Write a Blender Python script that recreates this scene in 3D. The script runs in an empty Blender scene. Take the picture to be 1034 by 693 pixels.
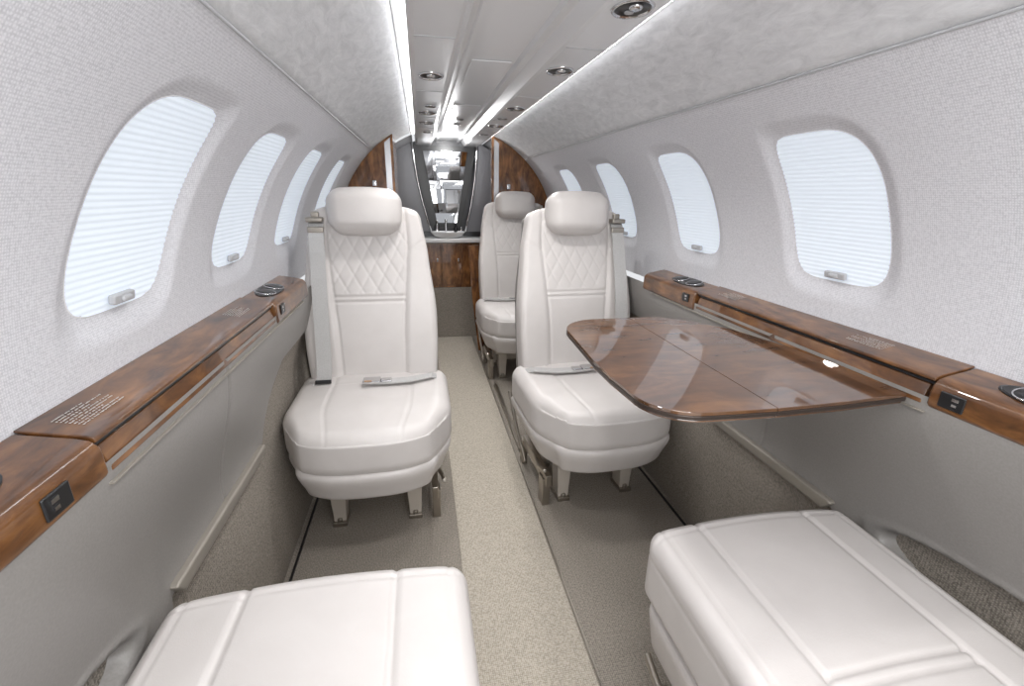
import bpy, bmesh, math, random
from mathutils import Vector, Matrix
random.seed(7)
scene=bpy.context.scene
COL=scene.collection
try:
    scene.view_settings.view_transform='Standard'
except Exception: pass

# ------------------------------------------------------------------ materials
def new_mat(name):
    m=bpy.data.materials.new(name); m.use_nodes=True
    nt=m.node_tree; b=nt.nodes['Principled BSDF']
    return m,nt,b
def plain(name,col,rough=.5,metal=0,emit=None,es=0,coat=0,spec=None):
    m,nt,b=new_mat(name)
    b.inputs['Base Color'].default_value=(*col,1)
    b.inputs['Roughness'].default_value=rough
    b.inputs['Metallic'].default_value=metal
    if coat: b.inputs['Coat Weight'].default_value=coat; b.inputs['Coat Roughness'].default_value=.06
    if emit: b.inputs['Emission Color'].default_value=(*emit,1); b.inputs['Emission Strength'].default_value=es
    return m
def noisy(name,c1,c2,scale,rough=.6,bump=.2,bdist=.002,detail=4,mapscale=(1,1,1),dist=0,lo=.35,hi=.65,coat=0,nrough=.5):
    m,nt,b=new_mat(name); N=nt.nodes; L=nt.links
    tc=N.new('ShaderNodeTexCoord'); mp=N.new('ShaderNodeMapping'); mp.inputs['Scale'].default_value=mapscale
    L.new(tc.outputs['Object'],mp.inputs['Vector'])
    t=N.new('ShaderNodeTexNoise'); t.inputs['Scale'].default_value=scale; t.inputs['Detail'].default_value=detail
    t.inputs['Distortion'].default_value=dist; t.inputs['Roughness'].default_value=nrough; o=t.outputs['Fac']
    L.new(mp.outputs[0],t.inputs['Vector'])
    r=N.new('ShaderNodeValToRGB'); r.color_ramp.elements[0].position=lo; r.color_ramp.elements[1].position=hi
    r.color_ramp.elements[0].color=(*c1,1); r.color_ramp.elements[1].color=(*c2,1)
    L.new(o,r.inputs[0]); L.new(r.outputs[0],b.inputs['Base Color'])
    bp=N.new('ShaderNodeBump'); bp.inputs['Strength'].default_value=bump; bp.inputs['Distance'].default_value=bdist
    L.new(o,bp.inputs['Height']); L.new(bp.outputs[0],b.inputs['Normal'])
    b.inputs['Roughness'].default_value=rough
    if coat: b.inputs['Coat Weight'].default_value=coat; b.inputs['Coat Roughness'].default_value=.05
    return m

def leather(name,c1,c2,rough=.38):
    m,nt,b=new_mat(name); N=nt.nodes; L=nt.links
    tc=N.new('ShaderNodeTexCoord')
    g=N.new('ShaderNodeTexVoronoi'); g.inputs['Scale'].default_value=420; L.new(tc.outputs['Object'],g.inputs['Vector'])
    cr=N.new('ShaderNodeTexNoise'); cr.inputs['Scale'].default_value=11; cr.inputs['Detail'].default_value=4; cr.inputs['Distortion'].default_value=.5; L.new(tc.outputs['Object'],cr.inputs['Vector'])
    r=N.new('ShaderNodeValToRGB'); r.color_ramp.elements[0].position=.3; r.color_ramp.elements[1].position=.7
    r.color_ramp.elements[0].color=(*c1,1); r.color_ramp.elements[1].color=(*c2,1)
    L.new(cr.outputs['Fac'],r.inputs[0]); L.new(r.outputs[0],b.inputs['Base Color'])
    b1=N.new('ShaderNodeBump'); b1.inputs['Strength'].default_value=.10; b1.inputs['Distance'].default_value=.006; L.new(cr.outputs['Fac'],b1.inputs['Height'])
    b2=N.new('ShaderNodeBump'); b2.inputs['Strength'].default_value=.12; b2.inputs['Distance'].default_value=.0006; L.new(g.outputs['Distance'],b2.inputs['Height']); L.new(b1.outputs[0],b2.inputs['Normal'])
    L.new(b2.outputs[0],b.inputs['Normal']); b.inputs['Roughness'].default_value=rough
    return m
LEATHER=leather('ivory_leather',(.565,.535,.52),(.60,.57,.555))
GREYL=noisy('taupe_grey_leather',(.225,.214,.203),(.25,.238,.226),300,.42,.08,.001)
def weave(name,c1,c2,pitch,bump,bdist,soft=.5,axes=('Y','Z'),mott=60):
    m,nt,b=new_mat(name); N=nt.nodes; L=nt.links
    tc=N.new('ShaderNodeTexCoord')
    nz=N.new('ShaderNodeTexNoise'); nz.inputs['Scale'].default_value=mott; nz.inputs['Detail'].default_value=3
    L.new(tc.outputs['Object'],nz.inputs['Vector'])
    fac=None
    for ax in axes:
        w=N.new('ShaderNodeTexWave'); w.wave_type='BANDS'; w.bands_direction=ax; w.inputs['Scale'].default_value=.314/pitch
        w.inputs['Distortion'].default_value=2.2; w.inputs['Detail'].default_value=2; w.inputs['Detail Scale'].default_value=3
        L.new(tc.outputs['Object'],w.inputs['Vector'])
        if fac is None: fac=w.outputs['Fac']
        else:
            mu=N.new('ShaderNodeMath'); mu.operation='MULTIPLY'; L.new(fac,mu.inputs[0]); L.new(w.outputs['Fac'],mu.inputs[1]); fac=mu.outputs[0]
    ad=N.new('ShaderNodeMath'); ad.operation='MULTIPLY_ADD'; ad.inputs[1].default_value=soft
    L.new(fac,ad.inputs[0]); L.new(nz.outputs['Fac'],ad.inputs[2])
    r=N.new('ShaderNodeValToRGB'); r.color_ramp.elements[0].position=.38; r.color_ramp.elements[1].position=.56+soft*.55
    r.color_ramp.elements[0].color=(*c1,1); r.color_ramp.elements[1].color=(*c2,1)
    L.new(ad.outputs[0],r.inputs[0]); L.new(r.outputs[0],b.inputs['Base Color'])
    bp=N.new('ShaderNodeBump'); bp.inputs['Strength'].default_value=bump; bp.inputs['Distance'].default_value=bdist
    L.new(ad.outputs[0],bp.inputs['Height']); L.new(bp.outputs[0],b.inputs['Normal'])
    b.inputs['Roughness'].default_value=.95
    return m
WALLF=weave('woven_wall_fabric',(.53,.53,.56),(.695,.695,.725),.0034,.26,.0009,mott=240)
HEADF=noisy('suede_headliner',(.53,.535,.55),(.715,.72,.735),26,.95,.28,.003,detail=10,dist=.6,lo=.32,hi=.68,nrough=.70,mapscale=(1.8,.7,1.8))
CARPET=weave('shaded_taupe_carpet',(.195,.172,.146),(.37,.332,.285),.0048,.7,.0025,.34,('Y','X'),210)  # shadow of the side zones is mixed into this darker carpet colour
CARPETW=weave('taupe_wall_carpet',(.17,.15,.127),(.34,.305,.262),.0048,.7,.0025,.34,('Y','Z'),210)
CARPETL=weave('beige_carpet',(.325,.29,.238),(.545,.495,.42),.0048,.7,.0025,.34,('Y','X'),210)
PLASTIC=plain('satin_white_plastic',(.76,.765,.78),.25)
PLASTIC2=plain('satin_grey_plastic',(.42,.425,.44),.35)
CHROME=plain('chrome',(.70,.70,.71),.15,1)
STEEL=plain('brushed_champagne_metal',(.42,.385,.34),.35,1)
STRIP=plain('satin_taupe_trim',(.30,.275,.24),.35,.3)
EDGE=plain('dark_bronze_edge',(.06,.045,.038),.3,.5)
BLACK=plain('black_plastic',(.012,.012,.013),.3)
DARK=plain('dark_grey',(.03,.03,.032),.4)
BEIGEP=plain('beige_paint',(.50,.455,.40),.4)
TAN=plain('tan_tab',(.32,.20,.11),.5)
WHITE=plain('white_print',(.55,.53,.51),.5)
BELT=noisy('pale_grey_webbing',(.40,.395,.39),(.48,.475,.47),400,.6,.3,.001)
MIRROR=plain('mirror_glass',(.48,.49,.51),.03,1)
LED=plain('led_strip',(1,1,1),.5,emit=(.98,.99,1),es=28)
LED2=plain('led_strip_dimmed',(1,1,1),.5,emit=(.98,.99,1),es=15)
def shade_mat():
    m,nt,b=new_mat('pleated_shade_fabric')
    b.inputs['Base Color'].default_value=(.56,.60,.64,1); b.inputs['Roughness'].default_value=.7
    b.inputs['Emission Color'].default_value=(.79,.88,1,1); b.inputs['Emission Strength'].default_value=.42  # emission stands in for daylight coming through the closed shade
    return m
SHADE=shade_mat()
def wood_mat(name,ms,k_=1.0,ior=1.65,sc=12,lo=.34,hi=.69):
    m,nt,b=new_mat(name); N=nt.nodes; L=nt.links
    tc=N.new('ShaderNodeTexCoord'); mp=N.new('ShaderNodeMapping'); mp.inputs['Scale'].default_value=ms
    L.new(tc.outputs['Object'],mp.inputs['Vector'])
    n1=N.new('ShaderNodeTexNoise'); n1.inputs['Scale'].default_value=sc; n1.inputs['Detail'].default_value=10; n1.inputs['Distortion'].default_value=.6; n1.inputs['Roughness'].default_value=.62
    L.new(mp.outputs[0],n1.inputs['Vector'])
    n2=N.new('ShaderNodeTexNoise'); n2.inputs['Scale'].default_value=16; n2.inputs['Detail'].default_value=3; n2.inputs['Distortion'].default_value=.5
    L.new(tc.outputs['Object'],n2.inputs['Vector'])
    mx=N.new('ShaderNodeMath'); mx.operation='MULTIPLY_ADD'; mx.inputs[1].default_value=.26
    L.new(n2.outputs['Fac'],mx.inputs[0])
    mm=N.new('ShaderNodeMath'); mm.operation='MULTIPLY'; mm.inputs[1].default_value=.74; L.new(n1.outputs['Fac'],mm.inputs[0])
    L.new(mm.outputs[0],mx.inputs[2])
    r=N.new('ShaderNodeValToRGB'); e=r.color_ramp.elements
    e[0].position=lo; e[0].color=(.036*k_,.0135*k_,.005*k_,1); e[1].position=hi; e[1].color=(.275*k_,.122*k_,.040*k_,1)
    k=e.new(.5); k.color=(.126*k_,.051*k_,.0165*k_,1)
    L.new(mx.outputs[0],r.inputs[0]); L.new(r.outputs[0],b.inputs['Base Color'])
    b.inputs['Roughness'].default_value=.4; b.inputs['Specular IOR Level'].default_value=.2
    b.inputs['Coat Weight'].default_value=1; b.inputs['Coat Roughness'].default_value=.005; b.inputs['Coat IOR'].default_value=ior
    return m
WOOD=wood_mat('glossy_figured_walnut',(2.8,.8,2.8),.92)
WOODX=wood_mat('glossy_walnut_table_veneer',(.8,2.6,3.0),.66,2.1,9,.27,.75)
WOODV=wood_mat('glossy_walnut_upright',(3.0,3.0,.7),1.45)

# ------------------------------------------------------------------ mesh helpers
def mk(name,bm,mat,smooth=True,bevel=0,bseg=2,sub=0,recalc=True,auto=None):
    if recalc: bmesh.ops.recalc_face_normals(bm,faces=bm.faces)
    me=bpy.data.meshes.new(name); bm.to_mesh(me); bm.free()
    me.materials.append(mat)
    if smooth:
        for p in me.polygons: p.use_smooth=True
    o=bpy.data.objects.new(name,me); COL.objects.link(o)
    if bevel:
        md=o.modifiers.new('bevel','BEVEL'); md.width=bevel; md.segments=bseg; md.limit_method='ANGLE'; md.angle_limit=math.radians(35)
    if smooth and bevel:
        w=o.modifiers.new('wn','WEIGHTED_NORMAL'); w.keep_sharp=False
    return o
def grid(bm,nu,nv,fn):
    vs=[[bm.verts.new(fn(i/nu,j/nv)) for j in range(nv+1)] for i in range(nu+1)]
    for i in range(nu):
        for j in range(nv):
            bm.faces.new((vs[i][j],vs[i+1][j],vs[i+1][j+1],vs[i][j+1]))
    return vs
def addbox(bm,c,s,M=None):
    r=bmesh.ops.create_cube(bm,size=1)['verts']
    for v in r:
        p=Vector((v.co.x*s[0],v.co.y*s[1],v.co.z*s[2]))
        if M: p=M@p
        v.co=p+Vector(c)
    return r
def prism(bm,pts,axis,a,b):
    def P(p,t):
        if axis=='y': return (p[0],t,p[1])
        if axis=='z': return (p[0],p[1],t)
        return (t,p[0],p[1])
    v0=[bm.verts.new(P(p,a)) for p in pts]; v1=[bm.verts.new(P(p,b)) for p in pts]
    n=len(pts)
    bm.faces.new(v0); bm.faces.new(list(reversed(v1)))
    for i in range(n): bm.faces.new((v0[i],v1[i],v1[(i+1)%n],v0[(i+1)%n]))
def lathe(bm,prof,seg=32,M=None,sx=1,sy=1):
    rings=[]
    for r,z in prof:
        ring=[]
        for k in range(seg):
            a=2*math.pi*k/seg
            p=Vector((r*math.cos(a)*sx,r*math.sin(a)*sy,z))
            if M: p=M@p
            ring.append(bm.verts.new(p))
        rings.append(ring)
    for i in range(len(rings)-1):
        for k in range(seg):
            bm.faces.new((rings[i][k],rings[i][(k+1)%seg],rings[i+1][(k+1)%seg],rings[i+1][k]))
    bm.faces.new(list(reversed(rings[0]))); bm.faces.new(rings[-1])
def tube(bm,path,r,seg=8,flat=1.0):
    pts=[Vector(p) for p in path]; rings=[]
    for i,p in enumerate(pts):
        t=(pts[min(i+1,len(pts)-1)]-pts[max(i-1,0)]).normalized()
        up=Vector((0,0,1)) if abs(t.z)<.9 else Vector((0,1,0))
        s=t.cross(up).normalized(); u=s.cross(t)
        rings.append([bm.verts.new(p+s*math.cos(2*math.pi*k/seg)*r*flat+u*math.sin(2*math.pi*k/seg)*r) for k in range(seg)])
    for i in range(len(rings)-1):
        for k in range(seg):
            bm.faces.new((rings[i][k],rings[i][(k+1)%seg],rings[i+1][(k+1)%seg],rings[i+1][k]))
    bm.faces.new(list(reversed(rings[0]))); bm.faces.new(rings[-1])
def ribbon(bm,path,wvec,th=.003):
    w=Vector(wvec); pts=[Vector(p) for p in path]; rings=[]
    for i,p in enumerate(pts):
        t=(pts[min(i+1,len(pts)-1)]-pts[max(i-1,0)]).normalized()
        n=t.cross(w).normalized()*th*.5
        rings.append([bm.verts.new(p+w+n),bm.verts.new(p+w-n),bm.verts.new(p-w-n),bm.verts.new(p-w+n)])
    for i in range(len(rings)-1):
        for k in range(4):
            bm.faces.new((rings[i][k],rings[i][(k+1)%4],rings[i+1][(k+1)%4],rings[i+1][k]))
    bm.faces.new(list(reversed(rings[0]))); bm.faces.new(rings[-1])
def rbox(bm,h,r,res,warp=None):
    hx,hy,hz=h; H=Vector(h); cache={}
    def vert(p):
        key=(round(p[0],5),round(p[1],5),round(p[2],5))
        if key in cache: return cache[key]
        q=Vector([max(-(H[i]-r),min(H[i]-r,p[i])) for i in range(3)])
        d=Vector(p)-q; n=d.normalized() if d.length>1e-9 else Vector((0,0,1))
        w=q+n*r
        if warp: w=Vector(warp(w.x,w.y,w.z,n))
        v=bm.verts.new(w); cache[key]=v; return v
    for ax in range(3):
        u,v=(ax+1)%3,(ax+2)%3
        nu=max(4,int(2*H[u]/res)); nv=max(4,int(2*H[v]/res))
        for sgn in (-1,1):
            g=[]
            for i in range(nu+1):
                row=[]
                for j in range(nv+1):
                    p=[0,0,0]; p[ax]=sgn*H[ax]; p[u]=-H[u]+2*H[u]*i/nu; p[v]=-H[v]+2*H[v]*j/nv
                    row.append(vert(p))
                g.append(row)
            for i in range(nu):
                for j in range(nv):
                    f=(g[i][j],g[i+1][j],g[i+1][j+1],g[i][j+1])
                    bm.faces.new(f if sgn>0 else tuple(reversed(f)))
def ss(a,b,x):
    t=max(0,min(1,(x-a)/(b-a))); return t*t*(3-2*t)
def groove(d,w,depth): return depth*math.exp(-(d/w)**2)
def empty(name,loc):
    o=bpy.data.objects.new(name,None); o.location=loc; o.empty_display_size=.05; COL.objects.link(o); return o
def kid(root,*objs):
    for o in objs:
        o.parent=root; o.location=Vector(o.location)-Vector(root.location)
def kidl(root,*objs):
    for o in objs: o.parent=root
def thing(o,label,cat,group=None):
    o['label']=label; o['category']=cat
    if group: o['group']=group
def struct(o,label,cat):
    o['kind']='structure'; o['label']=label; o['category']=cat

# ------------------------------------------------------------------ cabin shell
ZC,R=.80,.67
Y0,Y1=-.6,3.10
WIN={-1:[.805,1.245,1.705,2.22],1:[.842,1.372,1.932,2.488]}
SHEAR={-1:.24,1:.05}
WA,WB=.118,.160
WT=math.radians(22.8)
WDEP=.012
def wexp(dy,dt):
    if dt>0: return 7.0 if dy>0 else 3.0
    return 5.5 if dy>0 else 5.0
def wmetric(y,t,cy,sx):
    dt=(t-WT)*R; dy=y-cy-SHEAR[sx]*dt
    a,b=abs(dy/WA),abs(dt/WB)
    if a>2.2 or b>2.2: return 9
    n=wexp(dy,dt)
    return (a**n+b**n)**(1/n)
def wallpt(sx,y,t,off=0):
    r=R+off
    return (sx*r*math.cos(t),y,ZC+r*math.sin(t))
for sx,nm in ((-1,'wall_left'),(1,'wall_right')):
    bm=bmesh.new()
    t0=math.radians(-3); t1=math.radians(46.6)
    def fn(u,v):
        y=Y0+(Y1-Y0)*u; t=t0+(t1-t0)*v
        s=min(wmetric(y,t,c,sx) for c in WIN[sx])
        return wallpt(sx,y,t,WDEP*(1-ss(.97,1.28,s)))
    grid(bm,560,100,fn)
    o=mk(nm,bm,WALLF); struct(o,'curved cabin sidewall in light grey woven fabric','wall')
wn=0
for sx in (-1,1):
    for cy in WIN[sx]:
        wn+=1
        bm=bmesh.new(); seg=96
        def sup(k,s):
            a=2*math.pi*k/seg; c,si=math.cos(a),math.sin(a)
            n=wexp(c,si); m=(abs(c)**n+abs(si)**n)**(-1/n)
            dy=WA*s*c*m; dt=WB*s*si*m
            return cy+dy+SHEAR[sx]*dt, WT+dt/R
        prof=[(1.010,WDEP+.001),(1.006,WDEP-.0008),(1.0,WDEP-.0010),(.996,WDEP-.0007),(.992,WDEP+.004)]
        rings=[[bm.verts.new(wallpt(sx,*sup(k,s),off)) for k in range(seg)] for s,off in prof]
        for i in range(len(rings)-1):
            for k in range(seg): bm.faces.new((rings[i][k],rings[i][(k+1)%seg],rings[i+1][(k+1)%seg],rings[i+1][k]))
        fr=mk('window_%d'%wn,bm,PLASTIC); struct(fr,'rounded cabin window with closed white pleated shade','window')
        bm=bmesh.new()
        NP=34
        def fs(u,v):
            q=-1+2*u; q=max(-.9995,min(.9995,q)); dt=q*WB*.998
            wf_=(1-abs(q)**wexp(1,dt))**(1/wexp(1,dt)); wn_=(1-abs(q)**wexp(-1,dt))**(1/wexp(-1,dt))
            y=cy+SHEAR[sx]*dt+WA*.998*(-wn_+(wf_+wn_)*v)
            z=.5-.5*math.cos(2*math.pi*u*NP)
            return wallpt(sx,y,WT+dt/R,WDEP-.0012+.0010*z)
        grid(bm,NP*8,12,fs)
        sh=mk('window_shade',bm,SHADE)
        bm=bmesh.new()
        dt=-WB*.90; t=WT+dt/R
        base=Vector(wallpt(sx,cy+SHEAR[sx]*dt,t,WDEP-.008)); nrm=Vector((sx*math.cos(t),0,math.sin(t)))
        tang=Vector((-sx*math.sin(t),0,math.cos(t)))
        M=Matrix((Vector((0,1,0)),tang,nrm)).transposed()
        addbox(bm,base,(.052,.015,.010),M); addbox(bm,base-nrm*.006,(.022,.009,.008),M)
        hd=mk('shade_handle',bm,PLASTIC2,bevel=.003)
        kid(fr,sh,hd)
tn=0
def ntrim():
    global tn; tn+=1; return 'trim_%d'%tn
TS=math.radians(46.6); TE=math.acos(.250/R)
for sx in (-1,1):
    bm=bmesh.new()
    grid(bm,200,24,lambda u,v: wallpt(sx,Y0+(Y1-Y0)*u,TS+(TE-TS)*v,.004*(1-ss(0,.04,v))))
    o=mk(ntrim(),bm,HEADF); struct(o,'fluffy off-white suede headliner panel','ceiling panel')
    bm=bmesh.new()
    tube(bm,[wallpt(sx,y,TS+.004,.0) for y in [Y0+i*.2 for i in range(19)]],.0026)
    o=mk(ntrim(),bm,PLASTIC2); struct(o,'thin grey seam bead between wall and headliner','trim')
# ceiling centre panel
bm=bmesh.new()
half=[(0,1.436),(.068,1.436),(.072,1.424),(.082,1.424),(.086,1.430),(.098,1.430),(.118,1.402),(.126,1.398),(.214,1.398),(.228,1.403),(.234,1.435)]
prof=[(-x,z) for x,z in reversed(half)]+half[1:]
def fc(u,v):
    i=v*(len(prof)-1); k=min(int(i+1e-6),len(prof)-2); f=i-k
    x=prof[k][0]*(1-f)+prof[k+1][0]*f; z=prof[k][1]*(1-f)+prof[k+1][1]*f
    return (x,Y0+(3.62-Y0)*u,z)
grid(bm,2,len(prof)-1,fc)
o=mk('ceiling',bm,PLASTIC,smooth=False); struct(o,'satin white central ceiling service panel','ceiling')
for sx in (-1,1):
    bm=bmesh.new(); addbox(bm,(sx*.2420,(Y0+Y1)/2,1.4160),(.0045,Y1-Y0,.0030))
    o=mk(ntrim(),bm,LED if sx<0 else LED2,smooth=False); struct(o,'glowing white cove light strip','light strip')
for sx in (-1,1):
    bm=bmesh.new(); addbox(bm,(sx*.243,(Y0+Y1)/2,1.421),(.024,Y1-Y0,.006))
    o=mk(ntrim(),bm,PLASTIC,smooth=False); struct(o,'white cove backing strip','trim')
for (x,y,w,l) in ((-.0,1.62,.115,.34),(-.0,2.3,.115,.3)):
    bm=bmesh.new(); addbox(bm,(x,y,1.4335),(w,l,.004))
    o=mk('ceiling_hatch',bm,PLASTIC,bevel=.002); thing(o,'rectangular white access hatch in the ceiling panel','hatch','ceiling hatches')
for sx in (-1,1):
    for y in (1.15,1.72,2.28,2.65):
        bm=bmesh.new(); addbox(bm,(sx*.17,y,1.3975),(.09,.003,.002)); o=mk(ntrim(),bm,PLASTIC2,smooth=False); struct(o,'thin joint line across the ceiling panel','trim')

# floor
bm=bmesh.new()
grid(bm,4,4,lambda u,v:(-.74+1.48*u,Y0+(3.7-Y0)*v,0))
o=mk('floor',bm,CARPET); struct(o,'taupe loop pile carpet floor, side shade in its colour','floor')
bm=bmesh.new(); addbox(bm,(-.0,1.42,.0015),(.28,4.03,.003))
o=mk('aisle_runner',bm,CARPETL,bevel=.001); thing(o,'light beige carpet runner along the aisle','carpet')
for x,w,mt,lb in ((.146,.004,STEEL,'thin metal carpet seam strip'),(-.633,.006,BLACK,'dark gap line at the carpet edge'),(.633,.006,BLACK,'dark gap line at the carpet edge')):
    bm=bmesh.new(); addbox(bm,(x,1.42,.003),(w,4.0,.006)); o=mk(ntrim(),bm,mt,smooth=False); struct(o,lb,'trim')

# lower sidewalls
PT=.772
CYP,CZP,AP,BP=.20,.440,.40,.070
def lowx(z):
    if z>.45: return .66-(.66-.592)*ss(.45,.76,z)
    return .638+.022*ss(0,.4,z)
def pocket_s(y,z): return math.sqrt(((y-CYP)/AP)**2+((z-CZP)/BP)**2)
def zb(y):
    a=.10+.32*ss(.655,.70,y)+.20*ss(1.15,1.34,y)
    if y>1.6: a=.62-.44*ss(1.72,1.86,y)
    return a
for sx,nm in ((-1,'baseboard_left'),(1,'baseboard_right')):
    bm=bmesh.new()
    grid(bm,80,20,lambda u,v:(sx*(lowx(.76*v)+.014+.036*(1-ss(.62,.68,Y0+(3.6-Y0)*u))*ss(.05,.15,.76*v)),Y0+(3.6-Y0)*u,.76*v))
    o=mk(nm,bm,CARPETW); struct(o,'taupe carpeted lower sidewall','baseboard')
    bm=bmesh.new()
    def fp(u,v):
        y=Y0+(Y1-Y0)*u; z0=zb(y); z=z0+(PT-z0)*v
        d=groove(min(abs(y-k-(.74-z)*.12) for k in (.90,1.9,2.5)),.004,.004)
        if y<.68:
            s=pocket_s(y,z); d+=.034*(1-ss(.94,1.0,s))-.004*math.exp(-((s-1.05)/.04)**2)
        return (sx*(lowx(z)+d),y,z)
    grid(bm,740,96,fp)
    o=mk(ntrim(),bm,GREYL); struct(o,'taupe grey leather lower side panel with oval pocket recess','side panel')
    bm=bmesh.new()
    a=.695;b=1.17;z=.425
    prism(bm,[(a,z+.012),(a+.02,z-.014),(b-.03,z-.012),(b,z+.010),(b-.01,z+.014),(a+.01,z+.016)],'x',sx*.646,sx*.672)
    o=mk(ntrim(),bm,STRIP,bevel=.005); struct(o,'taupe metal edge trim of the side panel','trim')
    bm=bmesh.new(); seg=64
    ring=[bm.verts.new((sx*(lowx(CZP+BP*.96*math.sin(2*math.pi*k/seg))+.028),CYP+AP*.96*math.cos(2*math.pi*k/seg),CZP+BP*.96*math.sin(2*math.pi*k/seg))) for k in range(seg)]
    bm.faces.new(ring); pi=mk('pocket_lining',bm,CARPETW); thing(pi,'taupe carpet lining inside the oval sidewall pocket','pocket lining','sidewall pocket linings')

# ------------------------------------------------------------------ side ledges
def ledge(sx):
    root=empty('side_ledge',(sx*.62,1.5,.75))
    thing(root,'glossy walnut side ledge with lid, drawer and cup holders','ledge','walnut side ledges')
    parts=[]
    YE=1.56; YN=.54
    def full(zb_,dx=0): return [(sx*.674,.80),(sx*.668,.821),(sx*(.61+dx),.810),(sx*(.597+dx),.806),(sx*(.588+dx),.796),(sx*(.587+dx),zb_+.008),(sx*(.592+dx),zb_),(sx*.66,zb_)]
    nar=[(sx*.674,.80),(sx*.668,.812),(sx*.618,.800),(sx*.606,.790),(sx*.598,.756),(sx*.604,.748),(sx*.66,.748)]
    bm=bmesh.new(); prism(bm,full(.756,.0),'y',Y0+.2,YN); prism(bm,full(.748),'y',1.225,YE); prism(bm,nar,'y',YN,1.225)
    parts.append(mk('ledge_body',bm,WOOD,bevel=.004))
    far_=[(sx*.674,.80),(sx*.668,.821),(sx*.63,.813),(sx*.622,.80),(sx*.622,.756),(sx*.66,.750)]
    bm=bmesh.new(); prism(bm,far_,'y',1.95,2.70 if sx<0 else 3.07)
    parts.append(mk('ledge_extension',bm,WOOD,bevel=.004))
    bm=bmesh.new(); prism(bm,[(sx*.669,.819),(sx*.669,.8225),(sx*.602,.8100),(sx*.594,.806),(sx*.594,.800),(sx*.604,.799)],'y',YN+.0015,1.2235)
    parts.append(mk('lid',bm,WOOD,bevel=.0015))
    bm=bmesh.new(); prism(bm,[(sx*.600,.792),(sx*.590,.758),(sx*.598,.756),(sx*.608,.790)],'y',YN+.01,1.215)
    parts.append(mk('drawer_front',bm,WOOD,bevel=.002))
    bm=bmesh.new(); addbox(bm,(sx*.591,1.02,.7460),(.008,.96,.003))
    parts.append(mk('metal_trim',bm,STRIP,bevel=.001))
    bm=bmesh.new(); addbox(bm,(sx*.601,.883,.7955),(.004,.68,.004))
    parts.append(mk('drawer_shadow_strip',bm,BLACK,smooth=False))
    for cy in (1.345,.385 if sx<0 else .40):
        ang=math.atan2(.011,.058)
        def T(x,y,z): return Matrix.Translation((sx*.634,cy,.8154))@Matrix.Rotation(-ang*sx,4,'Y')@Matrix.Translation((x,y,z))
        bm=bmesh.new(); lathe(bm,[(.031,-.02),(.033,.0005),(.031,.002),(.02,.001)],32,T(0,0,0),sx=.90,sy=2.5)
        parts.append(mk('cup_holder_tray',bm,BLACK,smooth=False))
        for dy in (-.038,.038):
            bm=bmesh.new(); lathe(bm,[(.0235,.001),(.026,.001),(.026,.003),(.0248,.004),(.0235,.003),(.022,.0005)],32,T(0,dy,0))
            c_=mk('cup_holder_ring',bm,CHROME); parts.append(c_)
            bm=bmesh.new(); lathe(bm,[(.0236,.001),(.0233,.0035),(.002,.0025)],28,T(0,dy,0))
            d_=mk('cup_well',bm,BLACK); d_.parent=c_
    for cy,dx in ((.462 if sx<0 else .505,.0),(1.27,0)):
        bm=bmesh.new(); addbox(bm,(sx*(.5865+dx),cy,.780),(.004,.036,.026)); pl=mk('power_outlet',bm,BLACK,bevel=.002)
        bm=bmesh.new()
        addbox(bm,(sx*(.5838+dx),cy-.006,.7855),(.0015,.010,.005)); addbox(bm,(sx*(.5838+dx),cy-.006,.7765),(.0015,.007,.004))
        soc=mk('outlet_socket',bm,CHROME,smooth=False); parts.append(pl); soc.parent=pl
    for cy in ((.605,1.10) if sx<0 else (.70,1.12)):
        bm=bmesh.new(); rnd=random.Random(int(cy*100))
        rows=8
        for row in range(rows):
            y=cy-.040
            end=cy+.040-(.03 if row in (2,5,7) else rnd.uniform(0,.010))
            while y<end:
                w=rnd.uniform(.0010,.0026)
                x=.617+row*.0044
                z=.8100+(x-.602)*.187+.0009
                addbox(bm,(sx*(x+rnd.uniform(-.0003,.0003)),y+w/2,z),(rnd.uniform(.0010,.0020),w,.0004)); y+=w+rnd.choice((.0012,.0012,.0030))
        pp=mk('printed_placard',bm,WHITE,smooth=False); parts.append(pp)
    kid(root,*parts)
    return root
ledge(-1); ledge(1)

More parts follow.
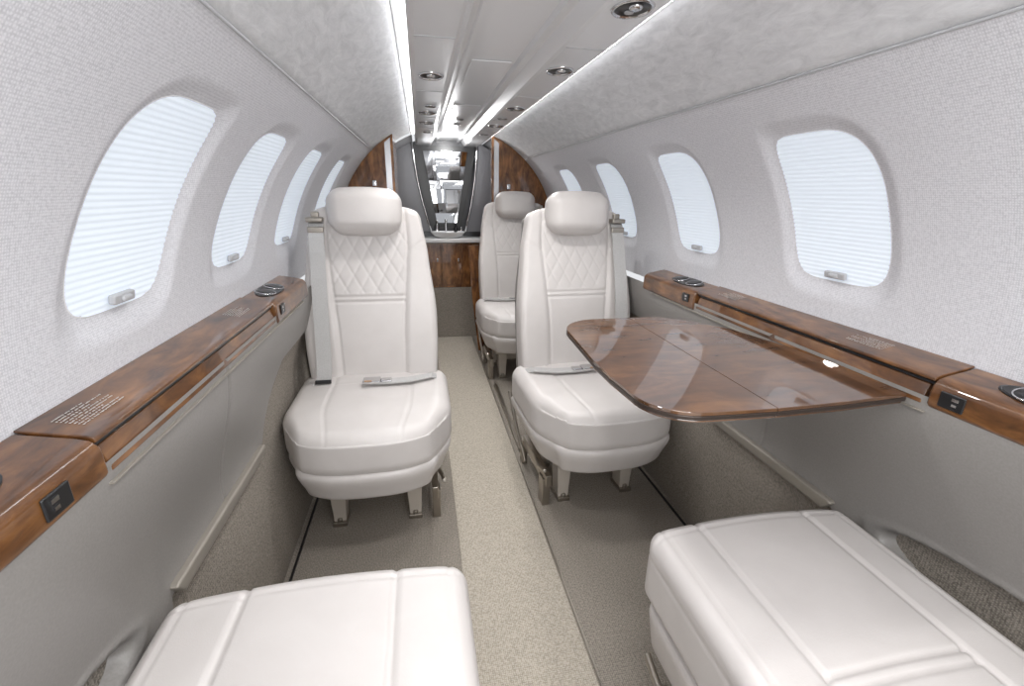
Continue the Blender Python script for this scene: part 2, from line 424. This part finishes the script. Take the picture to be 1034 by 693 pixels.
# ------------------------------------------------------------------ table
def table():
    pts=[(.580,.566),(.45,.556),(.32,.552),(.25,.554)]
    for k in range(12):
        a=math.radians(-90-k*7.6); pts.append((.200+.086*math.cos(a),.642+.086*math.sin(a)))
    pts+= [(.108,.72),(.107,.80),(.112,.88)]
    for k in range(12):
        a=math.radians(183-k*8.2); pts.append((.222+.104*math.cos(a),.994+.106*math.sin(a)))
    pts+= [(.31,1.102),(.40,1.10),(.46,1.06),(.53,.96),(.568,.82),(.580,.72)]
    root=empty('folding_table',(.40,.8,.735)); thing(root,'glossy walnut fold-out table with rounded corners beside the ledge','table')
    cx,cyy=.35,.83
    def clip(side,sc=1):
        src=[((p[0]-cx)*sc+cx,(p[1]-cyy)*sc+cyy) for p in pts]
        out=[]; xh=.318; g=.0006
        lim=xh-g if side<0 else xh+g
        n=len(src)
        for i in range(n):
            a,b=src[i],src[(i+1)%n]
            ia=(a[0]<=lim) if side<0 else (a[0]>=lim); ib=(b[0]<=lim) if side<0 else (b[0]>=lim)
            if ia: out.append(a)
            if ia!=ib:
                f=(lim-a[0])/(b[0]-a[0]); out.append((lim,a[1]+f*(b[1]-a[1])))
        return out
    ps=[]
    for side in (-1,1):
        bm=bmesh.new(); prism(bm,clip(side),'z',.7620,.768); lf=mk('table_leaf',bm,WOODX,smooth=False,bevel=.0005,bseg=1); ps.append(lf)
        bm=bmesh.new(); prism(bm,clip(side,1.003),'z',.7545,.7619); e=mk('table_edge_trim',bm,EDGE,bevel=.001,smooth=False); e.parent=lf
        bm=bmesh.new(); prism(bm,clip(side,.99),'z',.749,.7544); e=mk('table_underside',bm,WOODX,bevel=.002,smooth=False); e.parent=lf
    for (x,y,w,l,z) in ((.318,.60,.02,.03,.7475),(.318,1.06,.02,.03,.7475)):
        bm=bmesh.new(); addbox(bm,(x,y,z),(w,l,.003)); ps.append(mk('table_hinge',bm,STEEL,bevel=.001))
    for y in (.66,.78):
        bm=bmesh.new(); addbox(bm,(.5555,y,.7345),(.085,.03,.015)); addbox(bm,(.535,y,.744),(.035,.028,.010)); ps.append(mk('table_support_arm',bm,STEEL,bevel=.002))
    kid(root,*ps)
table()

# ------------------------------------------------------------------ seats
RF=.38
def planw(x,y,u,v,roundf,hx):
    f=ss(.0,1,-v)
    return x*(1-roundf*f*f*.50), y+roundf*.15*(abs(u)**3)*f
def cushion_mesh(hx,hy,hz,roundf):
    bm=bmesh.new()
    def warp(x,y,z,n):
        u=x/hx; v=y/hy
        x0=x
        x,y=planw(x,y,u,v,roundf,hx)
        if n.z>.3:
            z+=.012*(1-u*u)*(1-.3*v*v)
            d=groove(abs(abs(x0)-.128),.0034,.0045)
            d+=groove(abs(v-.42)*hy,.0035,.003)*(1 if abs(x0)<.128 else 0)
            z-=d
            z-=.016*ss(.3,1,-v)
        return (x,y,z)
    rbox(bm,(hx,hy,hz),.046,.006,warp)
    return bm
def back_bm():
    bm=bmesh.new(); hx,hy,hz=.230,.048,.335
    def wf(v):
        return .96+.04*ss(0,.3,v)-.10*ss(.40,.8,v)-.09*ss(.75,1.0,v)
    def warp(x,y,z,n):
        v=(z+hz)/(2*hz); u=x/hx; ax=abs(x)
        cw=.112+.050*ss(.3,1,v)
        d=0
        if n.y<-.5:
            y-=.006*ss(cw,cw+.02,ax)*(1-.4*ss(.80,1,v))
            d+=groove(abs(ax-cw),.0034,.005)
            if ax<cw:
                zz=(v-.50)*2*hz
                d+=groove(zz,.0032,.007)+groove(zz-.018,.0032,.006)
                if v>.54 and v<.99:
                    s=.066
                    a=(x/.82+z*.72)/s; b=(x/.82-z*.72)/s
                    fa=abs(a-round(a))*s; fb=abs(b-round(b))*s
                    d+=groove(min(fa,fb),.0026,.0024)
                    y-=.0012*(1-math.exp(-min(fa,fb)/.012))
                else:
                    y-=.002*(1-(x/cw)**2)
            d+=groove((v-.76-1.2*(ax-cw))*2*hz,.004,.003)*(1 if ax>cw else 0)
        y+=d
        if abs(n.y)<.5:
            dd=groove(y+.01,.003,.003); x-=n.x*dd
        x=x*wf(v)
        z=z-.028*(abs(u)**4)*ss(.6,1,v)
        y=y*(1-.22*v)
        y+=-.018*math.sin(math.pi*min(1,v*1.3))
        return (x,y,z)
    rbox(bm,(hx,hy,hz),.025,.0046,warp)
    return bm
def head_bm():
    bm=bmesh.new(); hx,hy,hz=.124,.046,.081
    def warp(x,y,z,n):
        u=x/hx; w=z/hz
        if n.y<-.3: y-=.012*(1-u*u)*(1-w*w)
        x=x*(1-.05*w*w+.03*w)
        z-=.010*abs(u)**2.2*(1 if w>0 else -1)*min(1,abs(w)*1.2)
        return (x,y,z)
    rbox(bm,(hx,hy,hz),.0455,.0045,warp)
    return bm
def build_seat(side):
    P=[]
    c=mk('seat_cushion',cushion_mesh(.258,.245,.076,RF),LEATHER); c.location=(0,0,.364); P.append(c)
    bm=bmesh.new()
    def wsk(x,y,z,n):
        u=x/.255; w=(z+.050)/.10
        x,y=planw(x,y,u,y/.242,RF,.255)
        k=.90+.10*ss(0,.9,w)
        return (x*k,y*(k+.01),z)
    rbox(bm,(.255,.242,.052),.018,.009,wsk)
    s=mk('seat_skirt',bm,LEATHER); s.location=(0,0,.256); P.append(s)
    bk=mk('backrest',back_bm(),LEATHER); bk.rotation_euler=(math.radians(-9),0,0); bk.location=(0,.275,.70); P.append(bk)
    hd=mk('headrest',head_bm(),LEATHER); hd.rotation_euler=(math.radians(-7),0,0); hd.location=(0,.270,1.012); P.append(hd)
    bm=bmesh.new()
    def wb(x,y,z,n):
        v=(z+.33)/.66; return (x*(.96-.16*ss(.5,1,v)),y,z)
    rbox(bm,(.222,.025,.33),.02,.02,wb)
    b=mk('back_shell',bm,GREYL); b.rotation_euler=(math.radians(-9),0,0); b.location=(0,.345,.665); P.append(b)
    bm=bmesh.new()
    addbox(bm,(0,.08,.180),(.34,.30,.05)); addbox(bm,(0,.10,.125),(.24,.2,.06))
    P.append(mk('base_frame',bm,BEIGEP,bevel=.008))
    for lx in (-.125,.125):
        for ly in (-.03,.20):
            bm=bmesh.new()
            prism(bm,[(lx-.030,.21),(lx+.030,.21),(lx+.020,.014),(lx-.020,.014)],'y',ly-.03,ly+.035)
            l=mk('leg',bm,BEIGEP,bevel=.004); P.append(l)
            bm=bmesh.new(); addbox(bm,(lx,ly,.008),(.046,.08,.016)); lathe(bm,[(.009,0),(.009,.022),(.006,.026)],12,Matrix.Translation((lx,ly-.030,.004)))
            ft=mk('foot_clamp',bm,STEEL,bevel=.002); ft.parent=l
    bm=bmesh.new()
    tube(bm,[(-side*.205,.04,.13),(-side*.222,-.06,.16),(-side*.226,-.13,.185)],.008)
    addbox(bm,(-side*.195,.06,.11),(.022,.30,.045))
    addbox(bm,(-side*.198,-.05,.055),(.028,.05,.11))
    addbox(bm,(-side*.198,.22,.055),(.022,.04,.11))
    tube(bm,[(-side*.215,.14,.05),(-side*.225,.26,.16),(-side*.228,.36,.27)],.008)
    P.append(mk('adjustment_lever',bm,STEEL,bevel=.003))
    bm=bmesh.new()
    path=[(side*.160,.34,.985),(side*.162,.30,.990),(side*.162,.262,.970),(side*.160,.238,.93),(side*.158,.216,.88),(side*.157,.188,.80),(side*.156,.158,.70),(side*.156,.137,.60),(side*.158,.121,.50),(side*.164,.116,.450),(side*.205,.14,.435)]
    ribbon(bm,path,(.024,0,0),.004); P.append(mk('shoulder_belt',bm,BELT,smooth=False))
    bm=bmesh.new(); addbox(bm,(side*.165,.272,.985),(.054,.05,.016)); addbox(bm,(side*.162,.248,.952),(.052,.010,.022)); addbox(bm,(side*.165,.285,1.000),(.026,.03,.022))
    P.append(mk('belt_guide',bm,STEEL,bevel=.004))
    bm=bmesh.new(); addbox(bm,(side*.164,.111,.457),(.052,.010,.012)); P.append(mk('belt_stop',bm,BLACK,bevel=.002))
    bm=bmesh.new()
    ribbon(bm,[(-side*.235,.17,.425),(-side*.20,.12,.457),(-side*.13,.080,.462),(-side*.06,.07,.463),(0,.075,.463)],(0,.021,0),.004)
    P.append(mk('lap_belt',bm,BELT,smooth=False))
    bm=bmesh.new(); addbox(bm,(side*.00,.07,.469),(.058,.042,.012)); addbox(bm,(-side*.048,.07,.468),(.036,.028,.010))
    bk_=mk('belt_buckle',bm,CHROME,bevel=.004); P.append(bk_)
    bm=bmesh.new(); addbox(bm,(side*.010,.048,.4765),(.024,.007,.004)); tb=mk('buckle_tab',bm,TAN,bevel=.001); tb.parent=bk_
    return P
def place_seat(side,loc,label,rot=0):
    P=build_seat(side); root=empty('cabin_seat',(0,0,0))
    for p in P: p.parent=root
    root.location=loc; root.rotation_euler=(0,0,rot)
    thing(root,label,'seat','facing cabin seats'); return root,P
rl,_=place_seat(-1,(-.403,1.42,0),'ivory leather cabin seat with quilted backrest by the sidewall ledge')
rr,PR=place_seat(1,(.378,1.43,0),'ivory leather cabin seat with quilted backrest beside the table',math.radians(3.5))
far=rr.copy(); COL.objects.link(far); far.location=(.362,2.62,0); far.rotation_euler=(0,0,0); far['label']='ivory leather quilted seat standing behind another seat'
for p in PR:
    q=p.copy(); COL.objects.link(q); q.parent=far
    for ch in p.children:
        k=ch.copy(); COL.objects.link(k); k.parent=q

def near_seat(x0,x1,label,side,dy=0,dz=0):
    cx=(x0+x1)/2; hx=(x1-x0)/2; root=empty('cabin_seat',(0,0,0))
    hy=.265
    bm=bmesh.new()
    def warp(x,y,z,n):
        u=x/hx; v=y/hy; f=ss(.3,1,v)
        x0_=x
        y-=.012*abs(u)**6*f
        if n.z>.3:
            z+=.008*(1-u*u)
            z-=groove(abs(abs(x0_)-.118),.0038,.006)
            if abs(x0_)<.118: z-=(groove((v+.22)*hy,.0035,.006)+groove((v+.29)*hy,.0035,.005))*(1 if side>0 else 0); z+=.003*(1-(x0_/.118)**2)
            z-=groove(abs(u)*hx-hx+.030,.0026,.0022)
            z-=groove(v*hy-hy+.030,.0026,.0022)
        if n.z<.6:
            dd=groove(z-.028,.003,.002); x-=n.x*dd; y-=n.y*dd
        return (x,y,z)
    rbox(bm,(hx,hy,.075),.028,.0050,warp)
    c=mk('seat_cushion',bm,LEATHER); c.location=(0,dy,.380+dz)
    bm=bmesh.new()
    def w2(x,y,z,n):
        w=(z+.07)/.14; return (x*(.91+.09*w),y*(.93+.06*w)-.005,z)
    rbox(bm,(hx-.006,hy-.006,.068),.034,.012,w2); s=mk('seat_skirt',bm,LEATHER); s.location=(0,dy,.236+dz)
    bm=bmesh.new(); addbox(bm,(0,-.02,.14),(.34,.38,.07)); b=mk('base_frame',bm,BEIGEP,bevel=.008)
    L=[]
    for lx in (-.15,.15):
        for ly in (-.16,.14):
            bm=bmesh.new(); prism(bm,[(lx-.026,.15),(lx+.026,.15),(lx+.017,0),(lx-.017,0)],'y',ly-.025,ly+.025); L.append(mk('leg',bm,BEIGEP,bevel=.004))
    bm=bmesh.new(); addbox(bm,(-side*(hx-.03),.02,.13),(.02,.32,.045)); tube(bm,[(-side*(hx-.03),.1,.15),(-side*(hx-.01),.17,.17),(-side*(hx-.01),.22,.19)],.008)
    a=mk('adjustment_lever',bm,STEEL,bevel=.003)
    kidl(root,c,s,b,a,*L); root.location=(cx,.40,0); thing(root,label,'seat','near cabin seats')
near_seat(-.640,-.165,'ivory leather seat cushion with two lengthwise seams',-1)
near_seat(.188,.632,'ivory leather seat cushion with stitched cross seam beside the sidewall',1,.010,.006)

bm=bmesh.new(); addbox(bm,(.172,2.07,.010),(.018,.72,.020)); addbox(bm,(.172,2.07,.022),(.006,.72,.004))
o=mk('seat_track',bm,STEEL,smooth=False); thing(o,'slim metal seat track set in the carpet','seat track')

# ------------------------------------------------------------------ ceiling lights
def spot(x,y,z):
    root=empty('ceiling_spotlight',(x,y,z)); thing(root,'oval chrome reading spotlight recessed in the ceiling panel','light','ceiling spotlights')
    bm=bmesh.new(); lathe(bm,[(.028,.002),(.035,.002),(.037,-.002),(.034,-.005),(.031,-.004),(.030,.002)],32,None,sx=1.0,sy=1.25)
    a=mk('bezel',bm,CHROME)
    bm=bmesh.new(); lathe(bm,[(.031,.0),(.030,-.002),(.001,-.001)],28,None,sy=1.25); b=mk('socket',bm,BLACK)
    bm=bmesh.new(); lathe(bm,[(.013,-.001),(.012,-.006),(.008,-.009),(.003,-.008)],20,Matrix.Translation((0,-.014,0))); c=mk('eyeball_lamp',bm,CHROME)
    bm=bmesh.new(); lathe(bm,[(.008,-.001),(.008,-.004),(.003,-.005)],16,Matrix.Translation((0,.016,0))); d=mk('switch_button',bm,PLASTIC2)
    kidl(root,a,b,c,d)
SP=((-.17,1.50),(.17,1.35),(.17,.90),(-.17,2.15),(.17,1.95),(-.17,2.45),(.17,2.45),(-.17,.86))
for x,y in SP: spot(x,y,1.398)
for x,y in ((0,2.75),(-.16,2.8),(.16,2.8),(-.16,1.98),(.0,2.55),(.16,2.2)):
    root=empty('air_vent',(x,y,1.435 if x==0 else 1.397)); thing(root,'small round air outlet in the ceiling panel','air vent','ceiling air vents')
    bm=bmesh.new(); lathe(bm,[(.020,.001),(.024,-.003),(.018,-.006),(.016,.0)],24); a=mk('vent_ring',bm,CHROME)
    bm=bmesh.new(); lathe(bm,[(.018,.0),(.015,-.004),(.002,-.004)],20); b=mk('vent_nozzle',bm,BLACK); kidl(root,a,b)

# ------------------------------------------------------------------ forward partition and galley
def arcpts(xa,xb,n=12,rr=.669):
    out=[]
    for i in range(n+1):
        x=xa+(xb-xa)*i/n; out.append((x,ZC+math.sqrt(max(0,rr*rr-x*x))))
    return out
SILV=plain('satin_silver',(.62,.62,.64),.25,.6)
for sx,xi,yf in ((-1,.345,2.74),(1,.245,3.08)):
    bm=bmesh.new()
    pts=[(sx*xi,0)]+[(sx*x,z) for x,z in arcpts(xi,.668,16)]+[(sx*.64,.0)]
    if sx>0: pts=[(.152,0.004),(.110,.40),(.090,.74),(.245,.76)]+pts[1:]
    prism(bm,pts,'y',yf,3.11)
    o=mk('partition_panel',bm,WOODV,smooth=False); thing(o,'arched glossy walnut partition panel','partition','walnut partitions')
    bm=bmesh.new(); zt_=ZC+math.sqrt(.66**2-xi**2)
    prism(bm,[(sx*(xi+.044),.80),(sx*(xi+.014),.80),(sx*(xi+.014),zt_-.01),(sx*(xi+.044),zt_-.035)],'y',yf-.008,yf)
    st=mk('metal_inlay',bm,SILV,smooth=False)
    st.parent=o
    bm=bmesh.new(); addbox(bm,(sx*(xi+.11),yf-.004,1.12),(.022,.008,.03)); addbox(bm,(sx*(xi+.11),yf-.010,1.12),(.008,.01,.012))
    lt=mk('panel_latch',bm,CHROME,bevel=.002); lt.parent=o
bm=bmesh.new(); pts=[(-.66,0),(.66,0)]+[(x,z) for x,z in arcpts(.66,-.66,24)]
prism(bm,pts,'y',3.64,3.68); o=mk('wall_front',bm,plain('charcoal_wall',(.05,.05,.055),.3),smooth=False); struct(o,'dark grey forward end wall','wall')
LIN=plain('grey_liner',(.24,.24,.25),.5)
for sx in (-1,1):
    bm=bmesh.new(); grid(bm,6,20,lambda u,v:wallpt(sx,3.11+.53*u,math.radians(-10+78*v),-.01))
    o=mk(ntrim(),bm,LIN); struct(o,'grey side lining of the forward vestibule','wall lining')
SLP=plain('slanted_grey_panel',(.15,.15,.16),.3)
for sx,xt,xb in ((-1,-.255,-.140),(1,.205,.110)):
    bm=bmesh.new()
    inner=[(xt+(xb-xt)*(i/10)+sx*.018*math.sin(math.pi*i/10),1.42+(.80-1.42)*i/10) for i in range(11)]
    prism(bm,[(sx*.62,1.05),(sx*.42,1.32)]+inner+[(sx*.62,.80)],'y',3.52,3.56)
    o=mk('slanted_panel',bm,SLP,smooth=False,bevel=.004); thing(o,'grey curved panel beside the mirror','panel','curved panels')
    bm=bmesh.new(); tube(bm,[(x,3.515,z) for x,z in inner],.006); e=mk('panel_edge',bm,CHROME); e.parent=o
root=empty('vanity_mirror',(-.02,3.62,1.1)); thing(root,'tall tapered mirror, facets tilted for reflections, dark frame above the counter','mirror')
bm=bmesh.new(); prism(bm,[(-.27,1.40),(.21,1.40),(.09,.83),(-.14,.83)],'y',3.61,3.635); a=mk('mirror_frame',bm,BLACK,smooth=False)
FAC=[]
rows=[(.86,.93),(.931,1.00),(1.001,1.10),(1.101,1.16),(1.161,1.26),(1.261,1.36)]
rnd=random.Random(23)
for ri,(za,zb_) in enumerate(rows):
    cuts=[-1.0]+sorted(rnd.uniform(-.8,.8) for _ in range(3))+[1.0]
    for ci in range(4):
        xa,xb=cuts[ci]+.01,cuts[ci+1]-.01
        if xb-xa<.06: continue
        def hw(z): return .075+(.160-.075)*(z-.86)/.50
        da=rnd.uniform(0,.010); db=rnd.uniform(0,.010)
        ra=rnd.uniform(.0,.024); rb=rnd.uniform(.0,.018)  # mirror broken into tilted pieces, shaped to give busy bright reflections
        bm=bmesh.new()
        vs=[bm.verts.new((-.02+xa*hw(za),3.600-da-ra,za)),bm.verts.new((-.02+xb*hw(za),3.600-db-ra,za)),bm.verts.new((-.02+xb*hw(zb_),3.600-db-rb,zb_)),bm.verts.new((-.02+xa*hw(zb_),3.600-da-rb,zb_))]
        bm.faces.new(vs)
        FAC.append(mk('mirror_facet',bm,MIRROR,smooth=False))
kid(root,a,*FAC)
for x,h,r,m_,l in ((-.095,.12,.016,CHROME,'chrome soap bottle on the counter'),(.045,.10,.018,BLACK,'black bottle on the counter'),(.085,.075,.015,CHROME,'small chrome canister on the counter')):
    bm=bmesh.new(); lathe(bm,[(r*.9,0),(r,.006),(r,h*.65),(r*.45,h*.78),(r*.4,h*.95),(r*.6,h)],20,Matrix.Translation((x,3.57,.757)))
    o=mk('bottle',bm,m_); thing(o,l,'bottle','bottles on the counter')
# galley cabinet
root=empty('galley_cabinet',(0,3.45,0)); thing(root,'walnut cabinet with doors on carpeted plinth under a counter','cabinet')
ps=[]
bm=bmesh.new(); addbox(bm,(0,3.545,.56),(.64,.17,.34)); ps.append(mk('cabinet_body',bm,WOODV,bevel=.003))
bm=bmesh.new(); addbox(bm,(0,3.54,.195),(.64,.18,.39)); ps.append(mk('plinth',bm,CARPETW,bevel=.003))
for x in (-.155,.0,.155):
    bm=bmesh.new(); addbox(bm,(x,3.455,.565),(.148,.015,.30)); d=mk('door',bm,WOODV,bevel=.003); ps.append(d)
    bm=bmesh.new(); addbox(bm,(x+.05,3.445,.60),(.010,.01,.025)); k=mk('handle',bm,CHROME,bevel=.002); k.parent=d
WC=plain('white_ceramic',(.85,.85,.85),.2)
bm=bmesh.new(); addbox(bm,(0,3.53,.742),(.66,.20,.030)); ps.append(mk('countertop',bm,WC,bevel=.004))
kid(root,*ps)
bm=bmesh.new()
lathe(bm,[(.07,.0),(.10,.012),(.125,.040),(.128,.046),(.118,.044),(.095,.018),(.05,.008)],32,Matrix.Translation((-.02,3.50,.757)),sy=.60)
o=mk('wash_basin',bm,WC); thing(o,'white oval wash basin on the counter','basin')
bm=bmesh.new(); tube(bm,[(-.03,3.565,.757),(-.03,3.565,.86),(-.03,3.555,.885),(-.03,3.525,.885),(-.03,3.515,.865)],.007,10); lathe(bm,[(.016,0),(.014,.01)],16,Matrix.Translation((-.03,3.565,.757)))
o=mk('faucet',bm,CHROME); thing(o,'curved chrome faucet behind the basin','faucet')

# ------------------------------------------------------------------ lights
def area(name,loc,rot,sx,sy,e,col=(1,1,1)):
    l=bpy.data.lights.new(name,'AREA'); l.shape='RECTANGLE'; l.size=sx; l.size_y=sy; l.energy=e; l.color=col
    o=bpy.data.objects.new(name,l); o.location=loc; o.rotation_euler=rot; COL.objects.link(o); return o
area('rear_fill_light',(0,-.5,1.1),(math.radians(88),0,0),.8,.5,11,(1,.992,.985))  # added fill light behind the camera, no fitting there
area('overhead_fill_light',(0,.1,1.38),(0,0,0),.4,.5,3.5,(1,.992,.985))  # added overhead fill, kept out of view, no dome fitting
for x,y in SP:
    l=bpy.data.lights.new('reading_spot','SPOT'); l.energy=7.6; l.spot_size=math.radians(130); l.spot_blend=.8; l.shadow_soft_size=.025; l.color=(1,.985,.965)
    o=bpy.data.objects.new('reading_spot',l); o.location=(x,y,1.378); COL.objects.link(o)
l=bpy.data.lights.new('vestibule_fill','POINT'); l.energy=5; l.shadow_soft_size=.04; o=bpy.data.objects.new('vestibule_fill',l); o.location=(.0,3.25,1.37); COL.objects.link(o)  # added fill to brighten the far end, no fixture modelled
w=bpy.data.worlds.new('World'); scene.world=w; w.use_nodes=True
w.node_tree.nodes['Background'].inputs[0].default_value=(.96,.975,1,1); w.node_tree.nodes['Background'].inputs[1].default_value=.85

# ------------------------------------------------------------------ camera
p=math.radians(18.19); s=math.radians(11.28); roll=.0175
F=Vector((math.sin(s)*math.cos(p),math.cos(s)*math.cos(p),-math.sin(p)))
R0=Vector((math.cos(s),-math.sin(s),0)); U0=Vector((math.sin(s)*math.sin(p),math.cos(s)*math.sin(p),math.cos(p)))
X=math.cos(roll)*R0+math.sin(roll)*U0; Y=-math.sin(roll)*R0+math.cos(roll)*U0; Z=-F
M=Matrix((X,Y,Z)).transposed().to_4x4(); M.translation=Vector((-.218,0,1.08))
cd=bpy.data.cameras.new('camera'); cam=bpy.data.objects.new('camera',cd); COL.objects.link(cam); cam.matrix_world=M
cd.sensor_width=36; cd.lens=36*460/1034; cd.clip_start=.01; cd.clip_end=50
scene.camera=cam
